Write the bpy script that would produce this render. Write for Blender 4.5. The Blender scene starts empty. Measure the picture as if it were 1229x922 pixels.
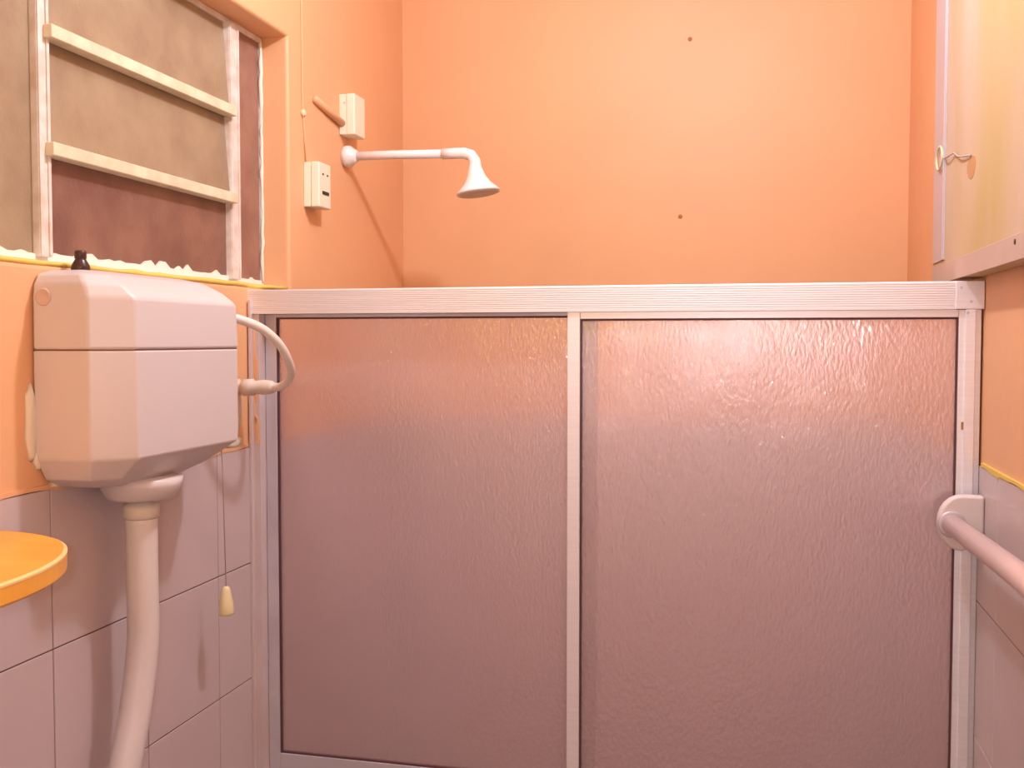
import bpy, bmesh, math, random
from mathutils import Vector, Matrix
random.seed(4)
S = bpy.context.scene
COL = S.collection
Z0 = 1.75                                   # eye height

# ---------------------------------------------------------------- camera
cam = bpy.data.cameras.new('camera'); co = bpy.data.objects.new('camera', cam); COL.objects.link(co)
co.location = (0, 0, Z0); co.rotation_euler = (math.radians(90 - 2.42), 0, math.radians(13.4))
cam.sensor_width = 36; cam.lens = 36 * 1230 / 1229; cam.clip_start = .02
S.camera = co
# ---------------------------------------------------------------- world, lights, exposure
w = bpy.data.worlds.new('night'); S.world = w; w.use_nodes = True
w.node_tree.nodes['Background'].inputs[0].default_value = (.10, .08, .07, 1)
w.node_tree.nodes['Background'].inputs[1].default_value = .3
def lamp(name, loc, power, color, radius):
    l = bpy.data.lights.new(name, 'POINT'); l.energy = power; l.color = color; l.shadow_soft_size = radius
    o = bpy.data.objects.new(name, l); o.location = loc; COL.objects.link(o); return o
lamp('ceiling_lamp', (-.20, 1.50, Z0 + 1.0), 26.5, (.87, .88, 1), .04)
lamp('warm_fill_lamp', (-.66, .30, Z0 + .30), 3.0, (1, .70, .10), .06)  # unseen warm fill from the camera side, yellows near left wall and shelf
lamp('camera_flash', (-.06, -.01, Z0 + .02), 9, (.84, .88, 1), .01)
S.view_settings.view_transform = 'Standard'; S.view_settings.look = 'None'
S.view_settings.gamma = 1; S.view_settings.use_curve_mapping = False
S.view_settings.exposure = .45
S.cycles.sample_clamp_indirect = 3.0

# ---------------------------------------------------------------- materials
def mat(name, color, rough=.5, metal=0, bump=0, bscale=30, var=0, vscale=3, color2=None, stretch=(1,1,1), trans=0, ior=1.45, spec=.5, coat=0):
    m = bpy.data.materials.new(name); m.use_nodes = True
    nt = m.node_tree; N = nt.nodes; L = nt.links; b = N['Principled BSDF']
    b.inputs['Base Color'].default_value = (*color, 1); b.inputs['Roughness'].default_value = rough
    b.inputs['Metallic'].default_value = metal; b.inputs['Transmission Weight'].default_value = trans
    b.inputs['IOR'].default_value = ior; b.inputs['Specular IOR Level'].default_value = spec
    b.inputs['Coat Weight'].default_value = coat
    tc = N.new('ShaderNodeTexCoord'); mp = N.new('ShaderNodeMapping'); mp.inputs['Scale'].default_value = stretch
    L.new(tc.outputs['Object'], mp.inputs[0])
    if var or color2:
        n = N.new('ShaderNodeTexNoise'); n.inputs['Scale'].default_value = vscale; n.inputs['Detail'].default_value = 6
        L.new(mp.outputs[0], n.inputs[0])
        r = N.new('ShaderNodeValToRGB'); r.color_ramp.elements[0].position = .35; r.color_ramp.elements[1].position = .65
        c2 = color2 or tuple(min(1, c * (1 - var)) for c in color)
        r.color_ramp.elements[0].color = (*c2, 1); r.color_ramp.elements[1].color = (*color, 1)
        L.new(n.outputs[0], r.inputs[0]); L.new(r.outputs[0], b.inputs['Base Color'])
    if bump:
        n2 = N.new('ShaderNodeTexNoise'); n2.inputs['Scale'].default_value = bscale; n2.inputs['Detail'].default_value = 4
        L.new(mp.outputs[0], n2.inputs[0]); bp = N.new('ShaderNodeBump'); bp.inputs['Strength'].default_value = bump
        bp.inputs['Distance'].default_value = .004; L.new(n2.outputs[0], bp.inputs['Height']); L.new(bp.outputs[0], b.inputs['Normal'])
    return m
def door_glass():
    m = bpy.data.materials.new('hammered_glass'); m.use_nodes = True
    nt = m.node_tree; N = nt.nodes; L = nt.links; b = N['Principled BSDF']
    b.inputs['Base Color'].default_value = (.93, .77, .80, 1); b.inputs['Transmission Weight'].default_value = .80
    b.inputs['Roughness'].default_value = .16; b.inputs['IOR'].default_value = 1.5
    tc = N.new('ShaderNodeTexCoord'); mp = N.new('ShaderNodeMapping'); mp.inputs['Scale'].default_value = (1.25, 1, .7)
    L.new(tc.outputs['Object'], mp.inputs[0])
    n = N.new('ShaderNodeTexNoise'); n.inputs['Scale'].default_value = 150; n.inputs['Detail'].default_value = 3
    L.new(mp.outputs[0], n.inputs[0])
    bp = N.new('ShaderNodeBump'); bp.inputs['Strength'].default_value = .4; bp.inputs['Distance'].default_value = .0022
    L.new(n.outputs[0], bp.inputs['Height']); L.new(bp.outputs[0], b.inputs['Normal'])
    b.inputs['Coat Weight'].default_value = 1; b.inputs['Coat Roughness'].default_value = .04; b.inputs['Coat IOR'].default_value = 2.3
    b2 = N.new('ShaderNodeBump'); b2.inputs['Strength'].default_value = 1; b2.inputs['Distance'].default_value = .0015
    L.new(n.outputs[0], b2.inputs['Height']); L.new(b2.outputs[0], b.inputs['Coat Normal'])
    return m
M = dict(
    paint=mat('orange_paint', (.84, .45, .23), .5, bump=.12, bscale=40, var=.07, vscale=2.5),
    tile=mat('glazed_tile', (.60, .48, .465), .28, var=.05, vscale=5, bump=.03, bscale=12),
    grout=mat('grout', (.17, .085, .06), .9),
    white=mat('ceiling_paint', (.85, .8, .76), .8),
    floor=mat('floor_tile', (.5, .36, .3), .4, var=.1, vscale=8),
    alu=mat('aluminium', (.90, .89, .93), .42, metal=.5, var=.05, vscale=6, stretch=(1, 1, 30)),
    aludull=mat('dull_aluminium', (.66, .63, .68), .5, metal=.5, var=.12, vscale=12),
    jamb=mat('paint_smeared_metal', (.72, .62, .62), .5, metal=.3, color2=(.66, .53, .50), vscale=9, stretch=(1, 1, .8)),
    rubber=mat('dark_gasket', (.10, .035, .04), .6),
    glass=door_glass(),
    cistern=mat('ivory_plastic', (.67, .585, .57), .38, bump=.04, bscale=25),
    pvc=mat('white_plastic', (.86, .79, .76), .35),
    pipe=mat('flush_pipe_plastic', (.72, .63, .59), .35),
    nut=mat('aged_plastic', (.70, .60, .50), .4),
    hose=mat('flexible_hose', (.82, .72, .64), .4),
    wire=mat('grey_string', (.46, .36, .31), .8),
    cream=mat('cream_plastic', (.80, .66, .38), .35),
    ebox=mat('ivory_switch_box', (.86, .80, .62), .4),
    dark=mat('dark_slot', (.03, .02, .02), .6),
    brown=mat('dark_brown_plastic', (.06, .022, .015), .3),
    winframe=mat('worn_frame', (.78, .70, .64), .55, color2=(.66, .52, .42), vscale=30, bump=.2, bscale=60),
    rail=mat('blade_rail', (.80, .68, .48), .5, color2=(.66, .55, .36), vscale=25),
    blade=mat('dusty_glass', (.47, .34, .21), .35, color2=(.38, .26, .16), vscale=14, trans=.25, bump=.2, bscale=160),
    fixed=mat('dusty_pane', (.46, .24, .17), .35, color2=(.34, .16, .12), vscale=14, trans=.3, bump=.2, bscale=160),
    fixed_low=mat('darker_low_pane', (.36, .18, .125), .35, color2=(.24, .11, .085), vscale=11, trans=.3, bump=.2, bscale=160),  # bottom pane in a darker brown than the side pane
    putty=mat('old_white_putty', (.88, .80, .68), .8, bump=.6, bscale=45),
    ypaint=mat('yellow_paint_line', (.78, .56, .12), .6, bump=.4, bscale=60),
    plaster=mat('plaster', (.80, .70, .55), .8, bump=.4, bscale=60),
    wood=mat('pale_wood', (.58, .44, .33), .5, color2=(.50, .36, .15), vscale=2.6, stretch=(1, 1.6, .5), bump=.05, bscale=14),
    woodrail=mat('pinkish_wood', (.56, .41, .34), .5, var=.1, vscale=6),
    stain=mat('rust_stain', (.42, .18, .06), .7),
    strip=mat('grey_metal_strip', (.62, .55, .57), .45, metal=.4),
    shelf=mat('orange_enamel', (.92, .48, .07), .35, color2=(.85, .36, .05), vscale=10),
    shelfrim=mat('pale_enamel_edge', (.95, .66, .28), .35),
    bracket=mat('pink_grey_plastic', (.74, .65, .62), .35),
    bar=mat('brushed_bar', (.78, .60, .57), .3, metal=.35),
)
# ---------------------------------------------------------------- mesh helpers
def link(name, bm, m, parent=None, smooth=False, bevel=0, seg=2, angle=30, mods=None):
    me = bpy.data.meshes.new(name); bmesh.ops.recalc_face_normals(bm, faces=bm.faces); bm.to_mesh(me); bm.free()
    me.materials.append(m)
    if smooth or bevel:
        for p in me.polygons: p.use_smooth = True
    o = bpy.data.objects.new(name, me); COL.objects.link(o)
    if parent: o.parent = parent
    if bevel:
        b = o.modifiers.new('bevel', 'BEVEL'); b.width = bevel; b.segments = seg; b.limit_method = 'ANGLE'
        b.angle_limit = math.radians(angle); b.harden_normals = True
    return o
def bx(bm, x0, x1, y0, y1, z0, z1):
    vs = [bm.verts.new((x, y, z)) for x in (x0, x1) for y in (y0, y1) for z in (z0, z1)]
    for f in ((0,1,3,2),(4,6,7,5),(0,4,5,1),(2,3,7,6),(0,2,6,4),(1,5,7,3)): bm.faces.new([vs[i] for i in f])
def box(name, x0, x1, y0, y1, z0, z1, m, parent=None, bevel=0):
    bm = bmesh.new(); bx(bm, x0, x1, y0, y1, z0, z1); return link(name, bm, m, parent, bevel=bevel)
def ring_bridge(bm, rings, cap=True):
    R = [[bm.verts.new(p) for p in r] for r in rings]
    n = len(R[0])
    for a, b in zip(R, R[1:]):
        for i in range(n): bm.faces.new((a[i], a[(i+1) % n], b[(i+1) % n], b[i]))
    if cap: bm.faces.new(R[0][::-1]); bm.faces.new(R[-1])
def catmull(pts, n=8):
    P = [Vector(p) for p in pts]; P = [2*P[0]-P[1]] + P + [2*P[-1]-P[-2]]; out = []
    for i in range(1, len(P)-2):
        for k in range(n):
            t = k/n; a, b, c, d = P[i-1:i+3]
            out.append(.5*((2*b)+(c-a)*t+(2*a-5*b+4*c-d)*t*t+(3*b-a-3*c+d)*t**3))
    out.append(P[-2]); return out
def tube(bm, pts, rad, n=16, cap=True):
    pts = [Vector(p) for p in pts]; rads = rad if isinstance(rad, (list, tuple)) else [rad]*len(pts)
    up = None; rings = []
    for i, p in enumerate(pts):
        t = (pts[min(i+1, len(pts)-1)] - pts[max(i-1, 0)]).normalized()
        if up is None:
            up = Vector((0, 0, 1)) if abs(t.z) < .9 else Vector((0, 1, 0))
        s = t.cross(up).normalized(); up = s.cross(t).normalized()
        rings.append([p + rads[i]*(math.cos(2*math.pi*k/n)*s + math.sin(2*math.pi*k/n)*up) for k in range(n)])
    ring_bridge(bm, rings, cap)
def lathe(bm, base, axis, prof, n=24):          # prof: (distance along axis, radius)
    a = Vector(axis).normalized(); u = a.orthogonal().normalized(); v = a.cross(u); b = Vector(base)
    ring_bridge(bm, [[b + a*d + r*(math.cos(2*math.pi*k/n)*u + math.sin(2*math.pi*k/n)*v) for k in range(n)] for d, r in prof])
def thing(name, label, cat, loc, group=None):
    o = bpy.data.objects.new(name, None); o.empty_display_size = .05; COL.objects.link(o); o.location = loc
    o['label'] = label; o['category'] = cat
    if group: o['group'] = group
    return o
def settle(root):                               # children were modelled in world space
    for c in root.children: c.matrix_parent_inverse = Matrix.Translation(-root.location)
def st(o): o['kind'] = 'structure'; return o

# ---------------------------------------------------------------- room shell
XL, XR, YD, YB, YN, H = -.9767, .3708, 1.85, 2.77, -.75, 2.92
TT = Z0 - .210                                   # top of the tiled dado
T = .2315
# left wall with the window opening
WY0, WY1, WZ0, WZ1 = .55, 2.039, Z0 + .107, Z0 + .647
bm = bmesh.new()
def loop(x, y0, y1, z0, z1): return [bm.verts.new(p) for p in ((x,y0,z0),(x,y1,z0),(x,y1,z1),(x,y0,z1))]
of, ob = loop(XL, YN, YB, 0, H), loop(XL-.14, YN, YB, 0, H)
jf, jb = loop(XL, WY0, WY1, WZ0, WZ1), loop(XL-.14, WY0, WY1, WZ0, WZ1)
for i in range(4):
    j = (i+1) % 4
    bm.faces.new((of[i], of[j], jf[j], jf[i])); bm.faces.new((ob[i], jb[i], jb[j], ob[j]))
    bm.faces.new((jf[i], jf[j], jb[j], jb[i])); bm.faces.new((of[i], ob[i], ob[j], of[j]))
es = [e for e in bm.edges if all(v in jf for v in e.verts)]
bmesh.ops.bevel(bm, geom=es, offset=.007, segments=3, profile=.5, affect='EDGES')
wl = st(link('wall_left', bm, M['paint'], smooth=False))
wr = st(box('wall_right', XR, XR+.14, YN, YB, 0, H, M['paint']))
wb = st(box('wall_back', XL-.14, XR+.14, YB, YB+.14, 0, H, M['paint']))
wn = st(box('wall_near', XL-.14, XR+.14, YN-.14, YN, 0, H, M['white']))
st(box('floor', XL-.14, XR+.14, YN-.14, YB+.14, -.1, 0, M['floor']))
st(box('ceiling', XL-.14, XR+.14, YN-.14, YB+.14, H, H+.1, M['white']))
# tiles: one shared mesh per wall direction, each tile an object
g = .0011
def tile_mesh(axis):
    bm = bmesh.new(); a = T/2 - g
    if axis == 'x': bx(bm, -.001, .003, -a, a, -a, a)
    else: bx(bm, -a, a, -.003, .001, -a, a)
    bmesh.ops.bevel(bm, geom=[e for e in bm.edges], offset=.0007, segments=1, affect='EDGES')
    me = bpy.data.meshes.new('tile'); bmesh.ops.recalc_face_normals(bm, faces=bm.faces); bm.to_mesh(me); bm.free(); me.materials.append(M['tile']); return me
tx, ty = tile_mesh('x'), tile_mesh('y')
def put_tile(me, loc, parent, sx=1, sz=1):
    o = bpy.data.objects.new('tile', me); COL.objects.link(o); o.parent = parent; o.location = loc
    if sz != 1: o.scale = (1, 1, sz) 
    if sx != 1: o.scale = (sx, 1, sz) if me is ty else (1, sx, sz)
YC = 1.257                                       # one of the vertical joints on the left wall
rows = 7
for r in range(rows):
    ztop = TT - r*T; zbot = max(0, ztop - T); sz = (ztop-zbot)/T
    zc = (ztop+zbot)/2
    k = -4
    while YC + k*T < YB - .01:
        y0 = YC + k*T; y1 = min(YB, y0+T); sy = (y1-y0)/T
        if y1 > .2:
            put_tile(tx, (XL, (y0+y1)/2, zc), wl, sy, sz)
            o = bpy.data.objects.new('tile', tx); COL.objects.link(o); o.parent = wr
            o.location = (XR, (y0+y1)/2, zc); o.rotation_euler = (0, 0, math.pi); o.scale = (1, sy, sz)
        k += 1
    for k in range(6):
        x0 = XL + .003 + k*T; x1 = min(XR-.003, x0+T)
        put_tile(ty, ((x0+x1)/2, YB, zc), wb, (x1-x0)/T, sz)
for p, (a, b) in ((wl, (XL-.001, XL+.0012)), (wr, (XR-.0012, XR+.001))):
    box('grout', a, b, .2, YB, 0, TT, M['grout'], p)
box('grout', XL, XR, YB-.0012, YB+.001, 0, TT, M['grout'], wb)
# ragged paint edge running over the top row of tiles
def ragged(name, x0, x1, y0, y1, zc, amp, m, parent, n=40, depth=.0045):
    bm = bmesh.new(); top = []; bot = []
    for i in range(n+1):
        y = y0 + (y1-y0)*i/n; d = amp*(.35+.65*random.random())*(.6+.4*math.sin(i*.7)); top.append((y, zc+.004)); bot.append((y, zc-d))
    A = [[bm.verts.new((x, y, z)) for (y, z) in line] for x in (x0, x1) for line in (top, bot)]
    for i in range(n):
        for a, b in ((0,1),(3,2),(0,2),(1,3)): bm.faces.new((A[a][i], A[a][i+1], A[b][i+1], A[b][i]))
    for i in (0, n): bm.faces.new((A[0][i], A[1][i], A[3][i], A[2][i]))
    return link(name, bm, m, parent)
ragged('paint_edge', XL, XL+.0042, .2, 1.84, TT+.002, .009, M['paint'], wl, 70)
ragged('paint_edge', XR-.0042, XR, .2, 1.84, TT+.002, .007, M['ypaint'], wr, 70)
bm = bmesh.new()                                   # plaster patches beside the cistern
for (y, z, ry, rz) in ((1.222, Z0-.115, .012, .055), (1.235, Z0-.160, .010, .022), (1.30, Z0-.205, .05, .007), (1.785, Z0-.195, .035, .012), (1.80, Z0-.13, .014, .05)):
    ring_bridge(bm, [[(XL+d, y+q*ry*math.cos(t*math.pi/8)*(1+.15*math.sin(t*2.3)), z+q*rz*math.sin(t*math.pi/8)*(1+.1*math.cos(t*3))) for t in range(16)] for d, q in ((0,1),(.0045,.85),(.006,.4))])
link('plaster_patch', bm, M['plaster'], wl, smooth=True)
# nail holes in the back wall
for (x, z) in ((-.178, Z0+.794), (-.20, Z0+.33)):
    bm = bmesh.new(); lathe(bm, (x, YB+.001, z), (0,-1,0), [(0,.006),(.003,.0055),(.004,.002)], 12); link('nail_hole', bm, M['stain'], wb)

# ---------------------------------------------------------------- window
win = bpy.data.objects.new('window_1', None); COL.objects.link(win); win.location = (XL-.06, (WY0+WY1)/2, WZ0); st(win)
XF = XL - .06
bm = bmesh.new()
bx(bm, XF-.03, XF, WY0, WY1, WZ0, WZ0+.020); bx(bm, XF-.03, XF, WY0, WY1, WZ1-.012, WZ1)
bx(bm, XF-.03, XF, 2.030, WY1, WZ0+.020, WZ1-.012); bx(bm, XF-.03, XF, WY0, WY0+.02, WZ0+.020, WZ1-.012)
link('window_frame', bm, M['winframe'], win, bevel=.002)
for y0, y1 in ((1.316, 1.343), (1.884, 1.922)):
    bm = bmesh.new(); bx(bm, XF-.03, XF+.0075, y0, y1, WZ0+.018, WZ1-.010)
    bx(bm, XF+.0076, XF+.0098, y0+.001, y0+.006, WZ0+.020, WZ1-.012); bx(bm, XF+.0076, XF+.0098, y1-.007, y1-.001, WZ0+.020, WZ1-.012)
    link('mullion', bm, M['winframe'], win, bevel=.0006)
box('fixed_pane', XF-.008, XF-.004, WY0+.02, 1.316, WZ0+.02, WZ1-.012, M['blade'], win)
box('fixed_pane', XF-.008, XF-.004, 1.922, 2.027, WZ0+.02, WZ1-.012, M['fixed'], win)
# tilting glass blades: bottom edge leans into the room, held in a metal rail
zr = [Z0+.275, Z0+.448]
box('fixed_pane', XF-.008, XF-.004, 1.343, 1.884, WZ0+.02, zr[0]+.006, M['fixed_low'], win)
tops = [zr[1]+.004, WZ1-.012]
for zb, ztp in zip(zr, tops):
    bm = bmesh.new(); a, b = 1.341, 1.886
    xb, xt = XF+.0065, XF-.006
    vs = [bm.verts.new(p) for p in ((xb,a,zb+.01),(xb,b,zb+.01),(xt,b,ztp),(xt,a,ztp),(xb-.004,a,zb+.01),(xb-.004,b,zb+.01),(xt-.004,b,ztp),(xt-.004,a,ztp))]
    for f in ((0,1,2,3),(4,7,6,5),(0,4,5,1),(1,5,6,2),(2,6,7,3),(3,7,4,0)): bm.faces.new([vs[i] for i in f])
    gl = link('louver_blade', bm, M['blade'], win)
    bm = bmesh.new(); bx(bm, XF-.004, XF+.022, 1.332, 1.888, zb, zb+.020)
    link('blade_rail', bm, M['rail'], gl, bevel=.002)
# putty smears round the panes
def smear(y0, y1, z, amp, n=36, x=XF-.0038):
    bm = bmesh.new(); prev = None
    pts = [(y0+(y1-y0)*i/n, z + amp*random.random()**7*(1 if i not in (0, n) else 0)) for i in range(n+1)]
    F = [[bm.verts.new((xx, y, zz)) for y, zz in line] for xx in (x, x+.004) for line in (pts, [(p[0], z-.012) for p in pts])]
    for i in range(n):
        for a, b in ((0,1),(3,2),(0,2),(1,3)): bm.faces.new((F[a][i], F[a][i+1], F[b][i+1], F[b][i]))
    for i in (0, n): bm.faces.new((F[0][i], F[1][i], F[3][i], F[2][i]))
    link('putty_smear', bm, M['putty'], win)
smear(1.343, 1.884, WZ0+.024, .014); smear(WY0+.02, 1.316, WZ0+.022, .012, 50); smear(1.922, 2.027, WZ0+.022, .01, 12)
bm = bmesh.new(); pts = [(XF+.001, 2.031+.003*random.uniform(-1,1), WZ0+.02+i*(WZ1-WZ0-.03)/24) for i in range(25)]
tube(bm, pts, [.004*random.uniform(.6,1.2) for _ in pts], 8); link('putty_smear', bm, M['putty'], win, smooth=True)
bm = bmesh.new(); pts = [(XL-.004, WY0+.01+i*(WY1-WY0-.02)/40, WZ0+.002+.002*random.random()) for i in range(41)]
tube(bm, pts, [.0045*random.uniform(.7,1.2) for _ in pts], 8); link('window_sill', bm, M['ypaint'], win, smooth=True)
box('window_sill', XF, XL-.006, WY0, WY1, WZ0, WZ0+.004, M['putty'], win)
settle(win)
for g_ in win.children:
    pass
# dark alley wall beyond the window
st(box('wall_outside', XL-1.3, XL-1.2, -1.5, 4.5, 0, 4, mat('night_wall', (.12,.09,.07), .9)))

# ---------------------------------------------------------------- shower screen
sh = thing('shower_screen', 'aluminium framed sliding shower screen with pinkish hammered glass across the stall', 'shower screen', ((XL+XR)/2, YD, 0))
HB, HT = Z0+.053, Z0+.100
bm = bmesh.new()                                   # ribbed header rail
prof = [(YD+.062, HB), (YD+.062, HT)]
n = 11
prof.append((YD+.002, HT))
for i in range(n*6):
    t = i/6; prof.append((YD+.0005-.0004*abs(math.sin(math.pi*t)), HT-.0015-i*(HT-HB-.003)/(n*6)))
prof.append((YD, HB))
ring_bridge(bm, [[(x, y, zz) for y, zz in prof] for x in (XL, XR-.019)])
hr = link('header_rail', bm, M['alu'], sh)
bm = bmesh.new(); bx(bm, XR-.046, XR-.001, YD-.0015, YD+.06, HB, HT); end = link('end_cap', bm, M['alu'], sh, bevel=.001)
for (x, z) in ((XR-.038, Z0+.089), (XR-.022, Z0+.0655), (XR-.027, Z0+.047)):
    bm = bmesh.new(); lathe(bm, (x, YD-.001, z), (0,-1,0), [(0,.0024),(.0008,.0022),(.001,.0005)], 12); link('screw', bm, M['aludull'], sh)
# wall jambs
bm = bmesh.new(); bx(bm, XL+.003, XL+.022, YD+.004, YD+.056, .02, HB); bx(bm, XL+.003, XL+.009, YD-.006, YD+.004, .02, HT-.02)
link('wall_jamb', bm, M['jamb'], sh, bevel=.001)
bm = bmesh.new(); bx(bm, XR-.026, XR-.003, YD+.010, YD+.056, .02, HB); bx(bm, XR-.030, XR-.014, YD-.001, YD+.012, .02, HB)
link('wall_jamb', bm, M['alu'], sh, bevel=.001)
MB = Z0 - .835                                     # top edge of the middle rail
bm = bmesh.new()                                   # orange paint slopped onto the left jamb above the tiles
for (a, b, c, d_) in ((Z0-.19, Z0+.035, XL+.0092, XL+.014), (Z0-.12, Z0-.03, XL+.013, XL+.0195), (Z0-.205, Z0-.15, XL+.0125, XL+.021)):
    n_ = 14; E_ = [[bm.verts.new((x_, YD+y_, a+(b-a)*i/n_)) for i in range(n_+1)] for y_ in (.0028, .0042) for x_ in (c, d_)]
    for L_ in (E_[1], E_[3]):
        for i, v_ in enumerate(L_): v_.co.x += random.Random(i).uniform(-.003, .001) - (.003 if i in (0, n_) else 0)
    for i in range(n_):
        for p_, q_ in ((0,1),(3,2),(1,3),(2,0)): bm.faces.new((E_[p_][i], E_[p_][i+1], E_[q_][i+1], E_[q_][i]))
    for i in (0, n_): bm.faces.new((E_[0][i], E_[1][i], E_[3][i], E_[2][i]))
link('paint_smear', bm, M['paint'], sh)
# front (right) sliding door
YF = YD + .004
def door(x0, x1, yf, sl, sr, ztop, trail, m, pane_x, pane_top):
    d = bpy.data.objects.new('sliding_door', None); COL.objects.link(d); d.parent = sh
    def bb(nm, a, b, c, e, dy=0, mm=m): return box(nm, a, b, yf+dy, yf+.020, c, e, mm, d, bevel=.0012)
    bb('stile', x0, x0+sl, .03, ztop); bb('stile', x1-sr, x1, .03, ztop)
    bb('top_rail', x0+sl, x1-sr, ztop-trail, ztop, .0003)
    bb('middle_rail', x0+sl, x1-sr, MB-.05, MB, .0003); bb('bottom_rail', x0+sl, x1-sr, .03, .09, .0003)
    a, b = x0+sl, x1-sr
    for lo, hi in ((MB, ztop-trail), (.09, MB-.05)):
        box('glass_pane', a-.004, b+.004, yf+.008, yf+.0115, lo-.004, hi+.004, M['glass'], d)
        bm = bmesh.new(); q = .0032
        bx(bm, a, a+q, yf+.003, yf+.008, lo, hi); bx(bm, b-q, b, yf+.003, yf+.008, lo, hi)
        bx(bm, a+q, b-q, yf+.003, yf+.008, lo, lo+q); bx(bm, a+q, b-q, yf+.003, yf+.008, hi-q, hi)
        link('gasket', bm, M['rubber'], d)
    return d
door(-.3375, .3535, YF, .0235, .0225, HB, .0135, M['alu'], None, None)
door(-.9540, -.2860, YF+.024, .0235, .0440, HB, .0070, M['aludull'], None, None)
bm = bmesh.new(); bx(bm, XL+.02, XR-.02, YD+.0, YD+.06, .0, .03); link('bottom_track', bm, M['alu'], sh, bevel=.001)
bm = bmesh.new(); bx(bm, .3375, .3435, YF-.0007, YF, Z0-.150, Z0-.137); link('rust_spot', bm, M['stain'], sh)
for c in sh.children:
    c.matrix_parent_inverse = Matrix.Translation(-sh.location)

# ---------------------------------------------------------------- shower arm and rose
sy, sz = 2.343, Z0+.446
hd = thing('shower', 'white plastic shower arm with bell shaped rose on the orange wall', 'shower head', (XL, sy, sz))
bm = bmesh.new(); lathe(bm, (XL, sy, sz), (1,0,-.01), [(0,.024),(.010,.026),(.018,.025),(.026,.018),(.034,.014)], 28); link('flange', bm, M['pvc'], hd, smooth=True)
bm = bmesh.new(); tube(bm, [(XL+.02, sy, sz), (-.85, sy, sz-.001), (-.72, sy, sz-.004)], .0105, 20); link('arm', bm, M['pvc'], hd, smooth=True)
bm = bmesh.new()
pts = [(-.728,sy,sz-.004),(-.7,sy,sz-.004),(-.674,sy,sz-.0045),(-.657,sy,sz-.010),(-.6485,sy,sz-.023)] + [(-.6475+.14*d,sy,sz-.040-d) for d in (0,.020,.036,.048,.055,.060)]
tube(bm, pts, [.0125,.0128,.0132,.0134,.0136,.0160,.0225,.032,.044,.0515,.0505], 28)
link('elbow_bell', bm, M['pvc'], hd, smooth=True)
bm = bmesh.new(); lathe(bm, (-.6391, sy, sz-.098), (.14,0,-1), [(0,.047),(.004,.046),(.006,.03)], 28); link('spray_plate', bm, M['nut'], hd)
settle(hd)

# ---------------------------------------------------------------- cistern
cs = thing('toilet_cistern', 'ivory plastic toilet cistern mounted high on the wall under the window', 'cistern', (XL, 1.409, Z0-.2))
def sec(z, n, f, w, wc, c): return [(XL+.002, n, z), (XL+wc, n, z), (XL+w, n+c, z), (XL+w, f-c, z), (XL+wc, f, z), (XL+.002, f, z)]
bm = bmesh.new()
ring_bridge(bm, [sec(Z0-.210, 1.275, 1.485, .085, .060, .024), sec(Z0-.196, 1.247, 1.540, .104, .074, .032), sec(Z0-.1655, 1.229, 1.588, .1385, .090, .040), sec(Z0-.150, 1.227, 1.591, .139, .090, .040), sec(Z0-.0136, 1.227, 1.591, .139, .090, .040)])
link('body', bm, M['cistern'], cs, bevel=.003, seg=3, angle=12)
bm = bmesh.new()
ring_bridge(bm, [sec(Z0-.0128, 1.2262, 1.592, .1398, .0905, .040), sec(Z0+.060, 1.2270, 1.590, .138, .0895, .040), sec(Z0+.078, 1.229, 1.578, .118, .084, .036), sec(Z0+.093, 1.238, 1.556, .092, .072, .03), sec(Z0+.100, 1.265, 1.52, .065, .052, .02)])
link('lid', bm, M['cistern'], cs, bevel=.005, seg=3, angle=12)
bm = bmesh.new(); ring_bridge(bm, [sec(Z0-.0150, 1.2285, 1.5895, .1375, .0888, .040), sec(Z0-.0120, 1.2285, 1.5895, .1375, .0888, .040)])
link('seam', bm, M['grout'], cs)
bm = bmesh.new(); lathe(bm, (XL+.021, 1.229, Z0+.060), (0,-1,0), [(0,.0125),(.0035,.012),(.0042,.0105),(.003,.009),(.0028,.001)], 24); link('side_plug', bm, mat('plug', (.66,.48,.40), .4), cs, smooth=True)
oy, ow = 1.378, XL+.068
bm = bmesh.new(); lathe(bm, (ow, oy, Z0-.207), (0,0,-1), [(0,.062),(.012,.060),(.020,.056),(.029,.051),(.032,.046),(.032,.020)], 32); link('outlet_collar', bm, M['cistern'], cs, smooth=True)
bm = bmesh.new(); lathe(bm, (ow, oy, Z0-.236), (0,0,-1), [(0,.0215),(.010,.0225),(.012,.0265),(.031,.0265),(.034,.024)], 28); link('outlet_nut', bm, M['nut'], cs, smooth=True)
bm = bmesh.new()
pp = [(ow, oy, Z0-.26), (ow, oy, Z0-.36), (ow, oy-.001, Z0-.46), (ow-.001, oy-.022, Z0-.56), (ow-.002, oy-.057, Z0-.66), (ow-.002, oy-.085, Z0-.78), (ow, oy-.09, Z0-.95), (ow, oy-.09, .45)]
tube(bm, catmull(pp, 6), .0235, 24); link('flush_pipe', bm, M['pipe'], cs, smooth=True)
settle(cs)
# pull cord
pc = thing('pull_cord', 'thin grey flush cord with a cream cone handle hanging below the cistern', 'pull cord', (XL+.06, 1.645, Z0-.5))
bm = bmesh.new(); tube(bm, [(XL+.060,1.593,Z0-.11),(XL+.060,1.630,Z0-.125),(XL+.060,1.638,Z0-.23),(XL+.060,1.645,Z0-.445)], .0010, 8); link('cord', bm, M['wire'], pc, smooth=True)
bm = bmesh.new(); lathe(bm, (XL+.06, 1.645, Z0-.438), (0,0,-1), [(0,.003),(.003,.0065),(.008,.008),(.030,.0125),(.047,.0140),(.051,.013),(.052,.004)], 24); link('handle', bm, M['cream'], pc, smooth=True)
settle(pc)
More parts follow.
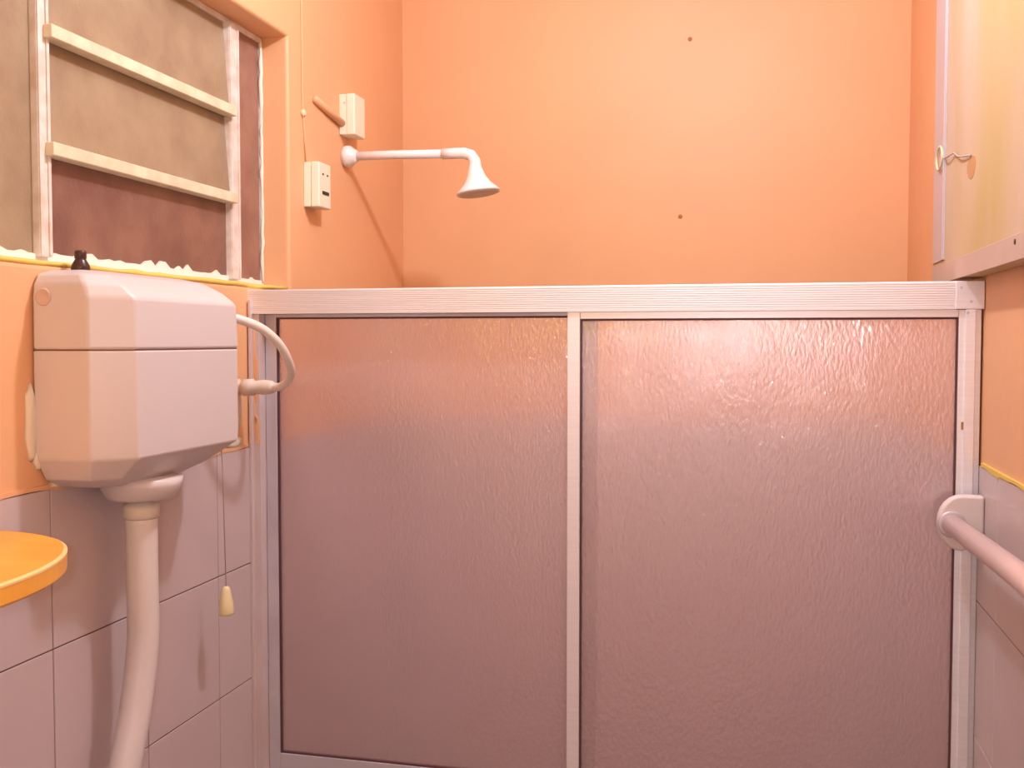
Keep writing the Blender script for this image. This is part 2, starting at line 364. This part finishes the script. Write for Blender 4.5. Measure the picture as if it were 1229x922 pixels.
# water hose
ho = thing('water_hose', 'looped white flexible hose from wall valve to the side of the cistern', 'hose', (XL, 1.79, Z0-.09))
bm = bmesh.new(); lathe(bm, (XL, 1.79, Z0-.090), (1,-.05,.02), [(0,.016),(.012,.0165),(.014,.013),(.022,.013),(.024,.0165),(.042,.0165),(.046,.012),(.066,.0145),(.082,.0125),(.090,.0085)], 20); link('valve', bm, M['nut'], ho, smooth=True)
bm = bmesh.new()
tube(bm, catmull([(XL+.075,1.787,Z0-.089),(-.868,1.775,Z0-.085),(-.834,1.742,Z0-.062),(-.821,1.70,Z0-.031),(-.823,1.668,Z0-.003),(-.838,1.638,Z0+.021),(-.862,1.606,Z0+.036),(-.880,1.5925,Z0+.040)], 8), .0078, 16); link('hose', bm, M['hose'], ho, smooth=True)
settle(ho)
# brown cap on the cistern
bc = bmesh.new(); lathe(bc, (XL+.022, 1.307, Z0+.1005), (0,0,1), [(0,.0135),(.008,.0130),(.016,.0085),(.018,.0075),(.0185,.0085),(.028,.0085),(.030,.007)], 20)
bc = link('bottle_cap', bc, M['brown'], smooth=True); bc['label'] = 'small dark brown ribbed cap standing on top of the cistern'; bc['category'] = 'cap'

# ---------------------------------------------------------------- electric boxes, conduit, cable
def ebox(name, y0, y1, z0, z1, w, label, slots):
    t = thing(name, label, 'switch box', (XL, (y0+y1)/2, (z0+z1)/2), 'ivory electric boxes by the shower')
    box('base', XL, XL+w*.45, y0+.001, y1-.001, z0+.001, z1-.001, M['ebox'], t, bevel=.002)
    box('cover', XL+w*.45, XL+w, y0, y1, z0, z1, M['ebox'], t, bevel=.0035)
    zc = (z0+z1)/2; yc = (y0+y1)/2
    if slots:
        box('switch_slot', XL+w-.002, XL+w+.0015, yc-.016, yc+.018, z0+.030, z0+.037, M['dark'], t)
        for dy in (-.012, .012): box('slot', XL+w-.002, XL+w+.001, yc+dy-.003, yc+dy+.003, z1-.028, z1-.024, M['dark'], t)
    else:
        bm = bmesh.new(); lathe(bm, (XL+.014, y0+.001, z1-.022), (0,-1,0), [(0,.003),(.0015,.0028)], 12); link('screw', bm, M['strip'], t)
    settle(t); return t
ebox('switch_box', 2.313, 2.381, Z0+.492, Z0+.590, .040, 'plain ivory electric box above the shower arm flange', False)
ebox('switch_box', 2.111, 2.175, Z0+.295, Z0+.395, .038, 'ivory electric box with dark slots below left of the shower arm', True)
cd = bmesh.new(); tube(cd, [(XL+.004, 2.163, Z0+.545), (XL+.006, 2.235, Z0+.532), (XL+.008, 2.314, Z0+.520)], .0085, 12)
cd = link('conduit', cd, M['paint'], smooth=True); cd['label'] = 'short orange painted conduit running into the upper electric box'; cd['category'] = 'conduit'
cb = thing('cable', 'thin orange painted cable running down the wall to the lower electric box', 'cable', (XL, 2.108, Z0+.6))
bm = bmesh.new(); tube(bm, [(XL+.002, 2.106, H), (XL+.002, 2.105, Z0+.74), (XL+.002, 2.106, Z0+.52), (XL+.002, 2.116, Z0+.45), (XL+.004, 2.120, Z0+.39)], .0024, 8); link('wire', bm, M['paint'], cb, smooth=True)
bm = bmesh.new(); lathe(bm, (XL, 2.107, Z0+.500), (1,0,0), [(0,.008),(.006,.008),(.009,.004)], 16); link('clip', bm, M['cream'], cb, smooth=True)
settle(cb)

# ---------------------------------------------------------------- right wall: shutter board
bd = thing('shutter', 'pale wooden shutter board with grey metal edge strip on the right wall', 'shutter', (XR, 1.5, Z0+.106))
box('board', XR-.034, XR-.001, .95, 2.156, Z0+.1065, Z0+1.0, M['wood'], bd, bevel=.002)
box('bottom_rail', XR-.0365, XR-.0341, .95, 2.156, Z0+.1065, Z0+.142, M['woodrail'], bd, bevel=.0008)
bm = bmesh.new(); bx(bm, XR-.0365, XR-.034, 2.036, 2.154, Z0+.150, Z0+.99); bx(bm, XR-.0385, XR-.0365, 2.040, 2.050, Z0+.150, Z0+.99); link('edge_strip', bm, M['strip'], bd, bevel=.0006)
bm = bmesh.new(); pts = [(XR-.040, 2.072+.030*math.cos(t*math.pi/12), Z0+.342+.021*math.sin(t*math.pi/12)) for t in range(24)]
R = []
for i in range(24):
    p = Vector(pts[i]); c = Vector((XR-.040, 2.072, Z0+.342)); u = (p-c).normalized(); v = Vector((1,0,0))
    R.append([p + .0022*(math.cos(k*math.pi/4)*u + math.sin(k*math.pi/4)*v) for k in range(8)])
VV = [[bm.verts.new(q) for q in r] for r in R]
for i in range(24):
    a, b = VV[i], VV[(i+1) % 24]
    for k in range(8): bm.faces.new((a[k], a[(k+1) % 8], b[(k+1) % 8], b[k]))
link('ring', bm, M['cream'], bd, smooth=True)
bm = bmesh.new(); tube(bm, catmull([(XR-.038, 2.04, Z0+.340), (XR-.042, 2.0, Z0+.330), (XR-.038, 1.94, Z0+.328), (XR-.040, 1.88, Z0+.312), (XR-.036, 1.80, Z0+.300)], 5), .0016, 8); link('wire', bm, M['wire'], bd, smooth=True)
bm = bmesh.new()
ring_bridge(bm, [[(XR-.034-d, 1.80+q*.034*math.cos(t*math.pi/8)*(1.25 if math.cos(t*math.pi/8)>0 else 1), Z0+.286+q*(.014+.012*(math.sin(t*math.pi/8)<0))*math.sin(t*math.pi/8)) for t in range(16)] for d, q in ((-.001,1),(.0006,.9),(.0008,.3))])
link('stain', bm, mat('knot_stain', (.50,.26,.11), .7), bd)
bm = bmesh.new(); lathe(bm, (XR-.0362, 1.491, Z0+.132), (-1,0,0), [(0,.004),(.0015,.0035)], 12); link('screw', bm, M['brown'], bd)
settle(bd)

# ---------------------------------------------------------------- towel bar
tb = thing('towel_bar', 'pinkish metal towel bar with a rounded plastic bracket on the right wall', 'towel bar', (XR-.003, 1.82, Z0-.3))
def bracket(y0):
    bm = bmesh.new(); x0 = XR-.003; zt, zb = Z0-.2555, Z0-.348; zc = Z0-.3015
    prof = [(x0, zb+.012), (x0, zt)]
    for i in range(13):
        a = math.radians(90 + i*180/12); prof.append((x0-.034+.040*math.cos(a)*(.95), zc+.0465*math.sin(a)-.0005))
    ring_bridge(bm, [[(x, y, z) for x, z in prof] for y in (y0, y0+.022)])
    return link('bracket', bm, M['bracket'], tb, bevel=.005, seg=3, angle=40)
bracket(1.806); bracket(.95)
bm = bmesh.new(); tube(bm, [(.318, 1.812, Z0-.304), (.318, 1.34, Z0-.2885), (.318, .955, Z0-.290)], .0165, 24); link('bar', bm, M['bar'], tb, smooth=True)
bm = bmesh.new(); lathe(bm, (.318, 1.808, Z0-.304), (0,-1,0), [(0,.0225),(.003,.0222),(.0035,.019)], 28); link('socket_ring', bm, M['strip'], tb, smooth=True)
settle(tb)

# ---------------------------------------------------------------- rounded shelf, left edge
sf = thing('wall_shelf', 'rounded orange painted shelf on the tiled wall at the left edge', 'shelf', (XL, .89, Z0-.25))
def semi(d, dz): return [(XL+.003, .89+.262+d, Z0-.250+dz)] + [(XL+.003+(.222+d)*math.sin(math.radians(a))**.9, .89+(.262+d)*math.cos(math.radians(a)), Z0-.250+dz) for a in range(5, 176, 5)] + [(XL+.003, .89-.262-d, Z0-.250+dz)]
bm = bmesh.new(); ring_bridge(bm, [semi(-.004,-.026), semi(0,-.022), semi(0,-.002), semi(-.003,0)]); link('shelf_board', bm, M['shelf'], sf)
bm = bmesh.new()
ring_bridge(bm, [semi(-.0035,.0002), semi(.0006,-.0015), semi(.0006,-.004), semi(-.0035,-.004)], cap=False)
link('pale_edge', bm, M['shelfrim'], sf)  # paler ring along the top edge of the shelf
settle(sf)
